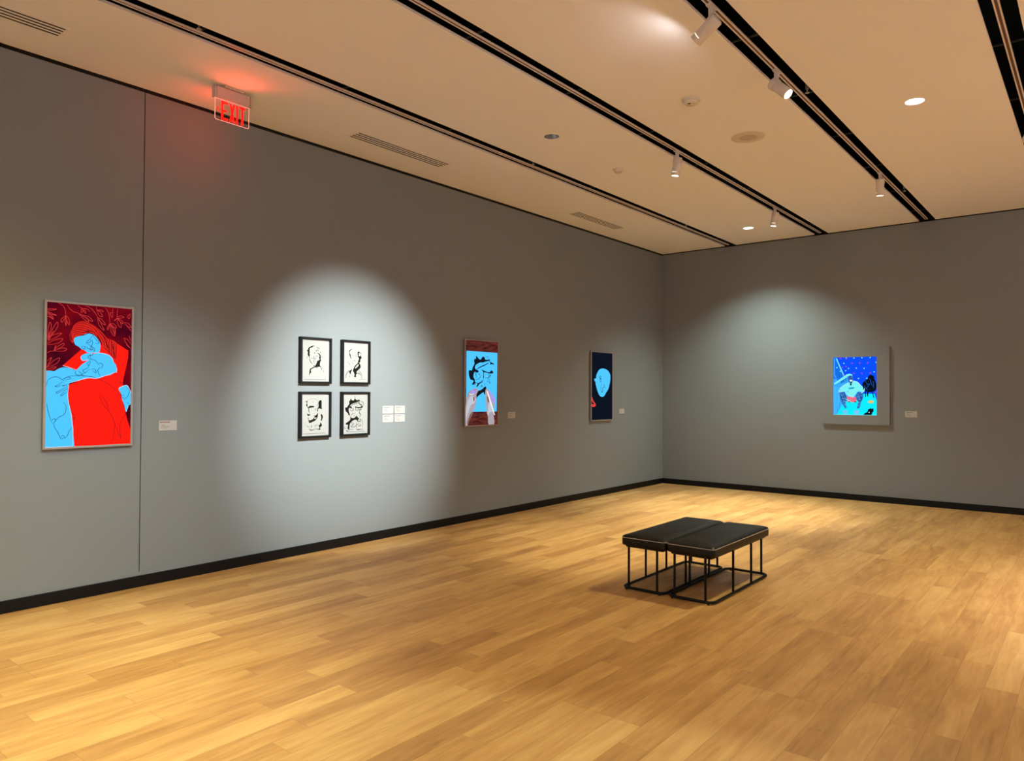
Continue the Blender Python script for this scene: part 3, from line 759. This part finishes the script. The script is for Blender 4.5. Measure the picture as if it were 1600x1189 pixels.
  ('l','night',14,1,'356 229 394 224'),
  ('l','night',14,1,'492 229 537 224'),
  ('l','teal',14,1,'357 465 434 470 499 475'),
  ('l','teal',14,1,'363 450 486 460'),
  ('l','midline',14,1,'189 592 189 543'),
  ('l','midline',14,1,'221 602 221 557'),
  ('l','midline',14,1,'256 621 256 562'),
  ('l','midline',14,1,'293 636 299 582'),
  ('l','midline',9,1,'49 943 40 660'),
  ('l','midline',9,1,'87 914 85 631'),
  ('l','midline',9,1,'126 836 124 631'),
  ('l','midline',9,1,'158 768 150 631'),
  ('l','midline',9,1,'196 719 196 650'),
  ('l','paleline',8,1,'19 483 29 20'),
  ('l','paleline',8,1,'58 483 61 20'),
  ('l','paleline',8,1,'110 484 108 109'),
  ('l','paleline',8,1,'162 484 134 208'),
  ('l','paleline',8,1,'15 699 72 640'),
  ('l','paleline',8,1,'30 973 21 699'),
  ('p','paleaqua',0,1,'473 982 488 994 504 982 488 971'),
  ('p','paleaqua',0,1,'656 984 671 996 687 984 671 973'),
  ('p','paleaqua',0,1,'843 984 859 996 874 984 859 973'),
  ('p','paleaqua',0,1,'292 987 308 999 323 987 308 976'),
  ('p','paleaqua',0,1,'237 895 253 906 268 895 253 883'),
  ('p','paleaqua',0,1,'347 805 362 817 378 805 362 793'),
  ('p','paleaqua',0,1,'524 807 539 819 555 807 539 796'),
  ('p','paleaqua',0,1,'704 803 720 814 735 803 720 791'),
  ('p','paleaqua',0,1,'278 766 294 778 309 766 293 754'),
  ('p','paleaqua',0,1,'575 630 590 641 606 630 590 618'),
  ('p','paleaqua',0,1,'929 739 945 751 960 739 945 728'),
  ('p','paleaqua',0,1,'766 632 781 644 797 632 781 620'),
  ('p','paleaqua',0,1,'974 900 990 912 1000 900 990 888'),
  ('p','paleaqua',0,1,'71 821 87 833 102 821 87 810'),
  ('p','paleaqua',0,1,'155 758 171 770 186 758 170 746'),
  ('p','magenta',0,1,'162 981 179 993 195 981 178 968'),
  ('p','magenta',0,1,'426 895 443 908 460 895 443 882'),
  ('p','magenta',0,1,'603 895 619 908 636 895 619 882'),
  ('p','magenta',0,1,'788 895 805 908 821 895 805 882'),
  ('p','magenta',0,1,'287 841 304 854 321 841 304 828'),
  ('p','magenta',0,1,'193 822 210 834 227 822 210 809'),
  ('p','magenta',0,1,'468 719 485 732 501 719 485 707'),
  ('p','magenta',0,1,'654 718 670 730 687 718 670 705'),
  ('p','magenta',0,1,'842 720 859 733 875 720 859 707'),
  ('p','magenta',0,1,'291 975 308 987 324 975 308 962'),
  ('p','magenta',0,1,'960 393 977 406 994 393 977 380'),
  ('p','magenta',0,1,'244 685 261 698 278 685 261 672'),
  ('p','midline',0,1,'338 631 345 636 351 631 345 626'),
  ('p','midline',0,1,'384 670 390 675 397 670 390 665'),
  ('p','midline',0,1,'816 544 822 549 829 544 822 539'),
  ('p','midline',0,1,'751 505 758 510 764 505 758 500'),
  ('p','midline',0,1,'893 486 900 490 906 486 900 481'),
  ('p','midline',0,1,'841 446 848 451 854 446 848 441'),
  ('p','midline',0,1,'803 583 809 588 816 583 809 578'),
  ('l','night',7,1,'162 376 187 307 239 228'),
  ('l','night',7,1,'201 376 239 307 290 209'),
  ('l','night',7,1,'252 366 291 307 304 258'),
  ('l','night',7,1,'550 338 589 259 576 170'),
  ('l','night',7,1,'602 377 641 308 602 210'),
  ('l','night',7,1,'654 367 667 299 628 230'),
  ('l','paleline',7,1,'181 346 226 336'),
  ('l','paleline',7,1,'206 287 258 282'),
  ('l','paleline',7,1,'239 238 284 228'),
  ('l','paleline',7,1,'258 179 303 174'),
  ('l','paleline',7,1,'550 308 602 318'),
  ('l','paleline',7,1,'589 269 641 274'),
  ('l','paleline',7,1,'563 220 615 220'),
  ('l','paleline',7,1,'556 161 602 166'),
  ('l','paleline',7,1,'641 328 680 333'),
  ('l','night',9,1,'364 631 390 639 409 631'),
  ('l','night',9,1,'425 631 442 636'),
  ('l','night',9,1,'371 661 435 668'),
  ('l','night',9,1,'416 626 422 610'),
  ('l','whiteish',7,1,'149 454 253 513 357 558'),
  ('l','whiteish',7,1,'129 397 246 407'),
  ('l','whiteish',7,1,'474 582 564 568 642 512'),
  ('l','whiteish',7,1,'725 466 719 417 654 379'),
  ('l','whiteish',7,1,'317 347 395 319 473 310'),
  ('l','magenta',6,1,'408 308 427 278 414 239'),
  ('l','magenta',6,1,'473 303 459 259'),
  ('l','magenta',6,1,'356 307 369 258'),
  ('l','magenta',6,1,'505 298 498 239'),
  ('l','midblue',4,1,'745 583 822 505'),
  ('l','midblue',4,1,'848 622 900 505'),
  ('l','midblue',4,1,'771 456 848 544'),
  ('l','midblue',4,1,'925 583 938 466'),
  ('l','midblue',4,1,'719 505 796 427'),
  ('l','paleaqua',8,1,'0 2 997 3'),
  ('p','yellow',0,1,'413 386 434 402 455 386 434 371'),
  ('p','yellow',0,1,'490 445 506 457 521 445 505 434'),
  ('p','lav',0,1,'323 406 344 421 364 406 343 390'),
 ],
}

def catmull(P, closed, n=3):
    N = len(P)
    if N < 3: return P
    out = []
    rng = range(N) if closed else range(N-1)
    for i in rng:
        p0 = P[i-1] if (closed or i > 0) else P[0]; p1 = P[i]; p2 = P[(i+1) % N]; p3 = P[(i+2) % N] if (closed or i+2 < N) else P[-1]
        for k in range(n):
            t = k/n
            out.append(tuple(.5*((2*p1[j])+(-p0[j]+p2[j])*t+(2*p0[j]-5*p1[j]+4*p2[j]-p3[j])*t*t+(-p0[j]+3*p1[j]-3*p2[j]+p3[j])*t**3) for j in (0, 1)))
    if not closed: out.append(P[-1])
    return out
def paint(b, key, W, Hh, mats, wf, base):
    """drawing on the sheet: local x = across, local z = up, facing local -y; sheet centre at origin"""
    lay = [0]
    def put(pts, tris, m):
        lay[0] += 1; y = -3.5e-5*lay[0]
        b.add([(p[0], y, p[1]) for p in pts], tris, m)
    b.add([(-W/2, 0, -Hh/2), (W/2, 0, -Hh/2), (W/2, 0, Hh/2), (-W/2, 0, Hh/2)], [(0, 1, 2, 3)], base)
    for kind, colr, w_, sm, s in ART[key]:
        q = list(map(int, s.split())); P = [((q[i]/1000-.5)*W, (q[i+1]/1000-.5)*Hh) for i in range(0, len(q), 2)]
        if kind == 'p':
            if sm: P = catmull(P, True, 3)
            cl = lambda v, a: max(-a, min(a, v))
            P = [(cl(x, W/2), cl(z, Hh/2)) for x, z in P]
            tr = tessellate_polygon([[Vector((x, z, 0)) for x, z in P]])
            put(P, [tuple(t) for t in tr], mats[colr])
        else:
            P = catmull(P, False, 4) if sm else P
            P = [p for i, p in enumerate(P) if i == 0 or (p[0]-P[i-1][0])**2+(p[1]-P[i-1][1])**2 > 1e-10]
            hw = w_*wf/2; L_, R_ = [], []
            for i, p in enumerate(P):
                a = P[max(0, i-1)]; c = P[min(len(P)-1, i+1)]; dx, dz = c[0]-a[0], c[1]-a[1]; n = math.hypot(dx, dz) or 1
                tpr = hw*(.45+.55*math.sin(PI*(i+.5)/len(P)))
                L_.append((p[0]-dz/n*tpr, p[1]+dx/n*tpr)); R_.append((p[0]+dz/n*tpr, p[1]-dx/n*tpr))
            k = len(P); put(L_+R_, [(i, i+1, k+i+1, k+i) for i in range(k-1)], mats[colr])
RLEFT = PI/2     # turns local -y to face +x, local x to +y
def display(loc, rz, W, Hh, D, key, base, wf, label, group='framed screens on the left wall'):
    root = empty('digital_display', loc, label, 'screen', group); root.rotation_euler = (0, 0, rz)
    bz = .016
    b = MB(); b.box((-W/2+.012, -D+.006, -Hh/2+.012), (W/2-.012, 0, Hh/2-.012), M_BACKBOX); b.build('back_housing', root)
    b = MB()
    for a, c in (((-W/2, -Hh/2), (-W/2+bz, Hh/2)), ((W/2-bz, -Hh/2), (W/2, Hh/2)), ((-W/2+bz, -Hh/2), (W/2-bz, -Hh/2+bz)), ((-W/2+bz, Hh/2-bz), (W/2-bz, Hh/2))):
        b.box((a[0], -D, a[1]), (c[0], -D+.022, c[1]), M_BEZEL)
    b.build('bezel', root, bevel=.0015, seg=2)
    b = MB(); b.keep = True; paint(b, key, W-2*bz, Hh-2*bz, SCR, wf, base)
    b.build('screen_picture', root, loc=(0, -D+.0055, 0))
    return root
display((0, -9.538, 1.724), RLEFT, .645, 1.122, .034, 'red', SCR['crimson'], .00078, 'tall lit screen with a red and blue drawing of an embrace, far left')
display((0, -4.931, 1.727), RLEFT, .650, 1.095, .034, 'hand', SCR['woodtable'], .00075, 'tall lit screen showing two hands holding a blue sheet with a black ink portrait')
display((0, -2.079, 1.716), RLEFT, .640, 1.085, .034, 'moon', SCR['navy'], .0013, 'tall nearly black lit screen showing a pale blue oval face, nearest the corner')

def back_panel():
    W, Hh, D = .945, 1.165, .034; cx, cz = 3.232, 1.728; sx0, sx1, sz0, sz1 = 2.918-cx, 3.530-cx, 1.290-cz, 2.168-cz
    root = empty('digital_display', (cx, 0, cz), 'lit screen with bright blue seated figure in a wide grey surround on the back wall', 'screen')
    b = MB()
    b.box((-W/2, -D, -Hh/2), (sx0, 0, Hh/2), M_WALL); b.box((sx1, -D, -Hh/2), (W/2, 0, Hh/2), M_WALL)
    b.box((sx0, -D, -Hh/2), (sx1, 0, sz0), M_WALL); b.box((sx0, -D, sz1), (sx1, 0, Hh/2), M_WALL)
    b.build('grey_surround', root)
    w_, h_ = sx1-sx0, sz1-sz0
    b = MB(); b.keep = True; paint(b, 'seated', w_, h_, SCR, .00105, SCR['sky']); b.build('screen_picture', root, loc=((sx0+sx1)/2, -D+.0045, (sz0+sz1)/2))
back_panel()

FL = {'FA': (-7.445, 1.918, 'black framed ink portrait with bare shoulders, upper left of the four prints'), 'FB': (-6.940, 1.918, 'black framed ink drawing of a long twisting black braid, upper right of the four prints'),
      'FC': (-7.445, 1.376, 'black framed ink face in broken thick strokes, lower left of the four prints'), 'FD': (-6.940, 1.376, 'black framed ink head with jagged dark hair, lower right of the four prints')}
for key, (y, z, lb) in FL.items():
    W, Hh, D, fb = .372, .462, .043, .021
    root = empty('framed_print', (0, y, z), lb, 'framed picture', 'black framed ink prints on the left wall'); root.rotation_euler = (0, 0, RLEFT)
    b = MB()
    for a, c in (((-W/2, -Hh/2), (-W/2+fb, Hh/2)), ((W/2-fb, -Hh/2), (W/2, Hh/2)), ((-W/2+fb, -Hh/2), (W/2-fb, -Hh/2+fb)), ((-W/2+fb, Hh/2-fb), (W/2-fb, Hh/2))):
        b.box((a[0], -D, a[1]), (c[0], 0, c[1]), M_FRAME)
    b.build('frame', root, bevel=.001, seg=1)
    b = MB(); b.box((-W/2+fb, -.022, -Hh/2+fb), (W/2-fb, -.004, Hh/2-fb), M_MAT); b.build('mount_board', root)
    b = MB(); b.keep = True; paint(b, key, W-2*fb-.004, Hh-2*fb-.004, PRT, .00090, M_MAT); b.build('ink_drawing', root, loc=(0, -.0232, 0))

# ---------------------------------------------------------------- wall labels
def wall_label(loc, rz, W, Hh, lines, label, group=None):
    root = empty('wall_label', loc, label, 'label', group); root.rotation_euler = (0, 0, rz)
    b = MB(); b.box((-W/2, -.005, -Hh/2), (W/2, 0, Hh/2), M_CARD); b.build('card', root)
    b = MB(); rnd = random.Random(int(abs(loc[1]*100+loc[0]*37)))
    for i, (z, x0, x1, th, mm) in enumerate(lines):
        x = x0
        while x < x1:
            ww = min(rnd.uniform(.05, .11), x1-x)
            b.box((-W/2+x*W, -.0056, Hh/2-(z+th/2)*Hh), (-W/2+(x+ww)*W, -.0051, Hh/2-(z-th/2)*Hh), mm); x += ww+.018
    b.build('print_lines', root)
R_, T_ = M_CARDRED, M_CARDTXT
L1 = [(.17, .05, .62, .09, R_), (.47, .11, .36, .035, T_), (.61, .11, .58, .035, T_), (.75, .11, .47, .035, T_)]
L2 = [(.20, .10, .64, .06, T_), (.46, .14, .40, .04, T_), (.62, .14, .46, .04, T_), (.74, .24, .48, .03, T_)]
L3 = [(.18, .12, .68, .08, R_), (.48, .14, .36, .04, T_), (.66, .14, .52, .05, T_)]
wall_label((0, -8.914, 1.315), RLEFT, .152, .083, L1, 'small white caption card beside the wall seam, right of the red screen')
for y, z, ls, lb in ((-6.472, 1.412, L2, 'upper left'), (-6.298, 1.412, L2, 'upper right'), (-6.472, 1.314, L3, 'lower left'), (-6.298, 1.314, L2, 'lower right')):
    wall_label((0, y, z), RLEFT, .155, .084, ls, 'small white caption card, %s of the four beside the framed prints' % lb, 'four caption cards beside the framed prints')
wall_label((0, -4.300, 1.306), RLEFT, .152, .083, L2, 'small white caption card right of the screen with two hands')
wall_label((0, -1.432, 1.311), RLEFT, .152, .083, L3, 'small white caption card right of the dark oval-face screen near the corner')
wall_label((3.980, 0, 1.316), 0, .157, .090, L2, 'small white caption card on the back wall beside the grey-surrounded screen')

# ---------------------------------------------------------------- benches
def rrect(hx, hy, r, n=6):
    pts = []
    for cx, cy, a0 in ((hx-r, hy-r, 0), (-hx+r, hy-r, PI/2), (-hx+r, -hy+r, PI), (hx-r, -hy+r, 1.5*PI)):
        for k in range(n+1):
            a = a0+PI/2*k/n; pts.append((cx+r*math.cos(a), cy+r*math.sin(a)))
    return pts
def loft(b, rings, m, cap0=True, cap1=True):
    n = len(rings[0]); vs = [p for R in rings for p in R]; fs = []
    for i in range(len(rings)-1):
        for k in range(n): fs.append((i*n+k, i*n+(k+1) % n, (i+1)*n+(k+1) % n, (i+1)*n+k))
    if cap0: fs.append(tuple(range(n-1, -1, -1)))
    if cap1: fs.append(tuple((len(rings)-1)*n+k for k in range(n)))
    b.add(vs, fs, m)
def make_bench():
    root = empty('bench', (0, 0, 0)); HX, HY, ZT, ZB = .200, .590, .430, .360
    def ring(inset, z, r=.035): return [(x, y, z) for x, y in rrect(HX-inset, HY-inset, max(r-inset*.5, .012))]
    b = MB()
    rr = [ring(.006, ZB), ring(.001, ZB+.006), ring(0, ZB+.018), ring(0, ZT-.012), ring(.001, ZT-.004), ring(.004, ZT), ring(.009, ZT+.004), ring(.018, ZT+.008), ring(.035, ZT+.013), ring(.06, ZT+.017), ring(.10, ZT+.020), ring(.15, ZT+.021)]
    loft(b, rr, M_LEATHER); b.build('seat_cushion', root, smooth=True).modifiers['edges'].split_angle = math.radians(75)
    b = MB(); loft(b, [ring(.030, ZB-.018, .03), ring(.022, ZB+.001, .03)], M_UNDER); b.build('seat_base', root)
    path = rrect(HX+.0012, HY+.0012, .035, 8); P = [Vector((x, y, ZT-.008)) for x, y in path]; P.append(P[0])
    b = MB(); acc = 0; on = True; step = .0062
    for i in range(len(P)-1):                                # short raised stitches all around the top edge
        a, c = P[i], P[i+1]; Ls = (c-a).length; n = max(1, int(Ls/(step*2))); t = (c-a)/Ls; nrm = Vector((t.y, -t.x, 0))
        for k in range(n):
            s = a+t*(Ls*(k+.15)/n); e = a+t*(Ls*(k+.70)/n)
            q = [s-nrm*.001, e-nrm*.001, e+nrm*.0012, s+nrm*.0012]; z = .0024
            b.add([(v.x, v.y, v.z-z+dz) for dz in (0, 2*z) for v in q], [(0, 1, 2, 3), (4, 5, 6, 7), (0, 1, 5, 4), (1, 2, 6, 5), (2, 3, 7, 6), (3, 0, 4, 7)], M_THREAD)
    b.build('stitching', root)
    BX, BY, r = .186, .580, .060
    b = MB(); b.tube([(x, y, .018) for x, y in rrect(BX, BY, r, 7)], .0115, M_STEEL, 10, closed=True); b.build('base_rail', root, smooth=True)
    for x, y in ((-.128, -BY), (.128, -BY), (-.128, BY), (.128, BY), (-BX, -.19), (-BX, .19), (BX, -.19), (BX, .19)):
        b = MB(); b.tube([(x, y, .018), (x, y, .20), (x, y, ZB-.006)], .0098, M_STEEL, 10); b.build('leg', root, smooth=True)
    for x, y in ((-.15, -BY), (.15, -BY), (-.15, BY), (.15, BY)):
        b = MB(); b.lathe([(0, 0), (.008, 0), (.008, .009), (0, .009)], M_UNDER, 12); b.build('foot', root, loc=(x, y, 0))
    return root
def copy_tree(o, parent=None):
    kids = [c for c in bpy.data.objects if c.parent == o]
    c = o.copy(); COL.objects.link(c); c.parent = parent
    for k in kids: copy_tree(k, c)
    return c
bench = make_bench()
bench2 = copy_tree(bench)
GB = 'pair of black leather benches side by side'
bench.location = (3.2615, -6.045, 0); tag(bench, 'black leather bench on wire legs, left one of the pair, closer to the left wall', 'bench', GB)
bench2.location = (3.6690, -6.045, 0); tag(bench2, 'black leather bench on wire legs, right one of the pair, closer to the camera', 'bench', GB)
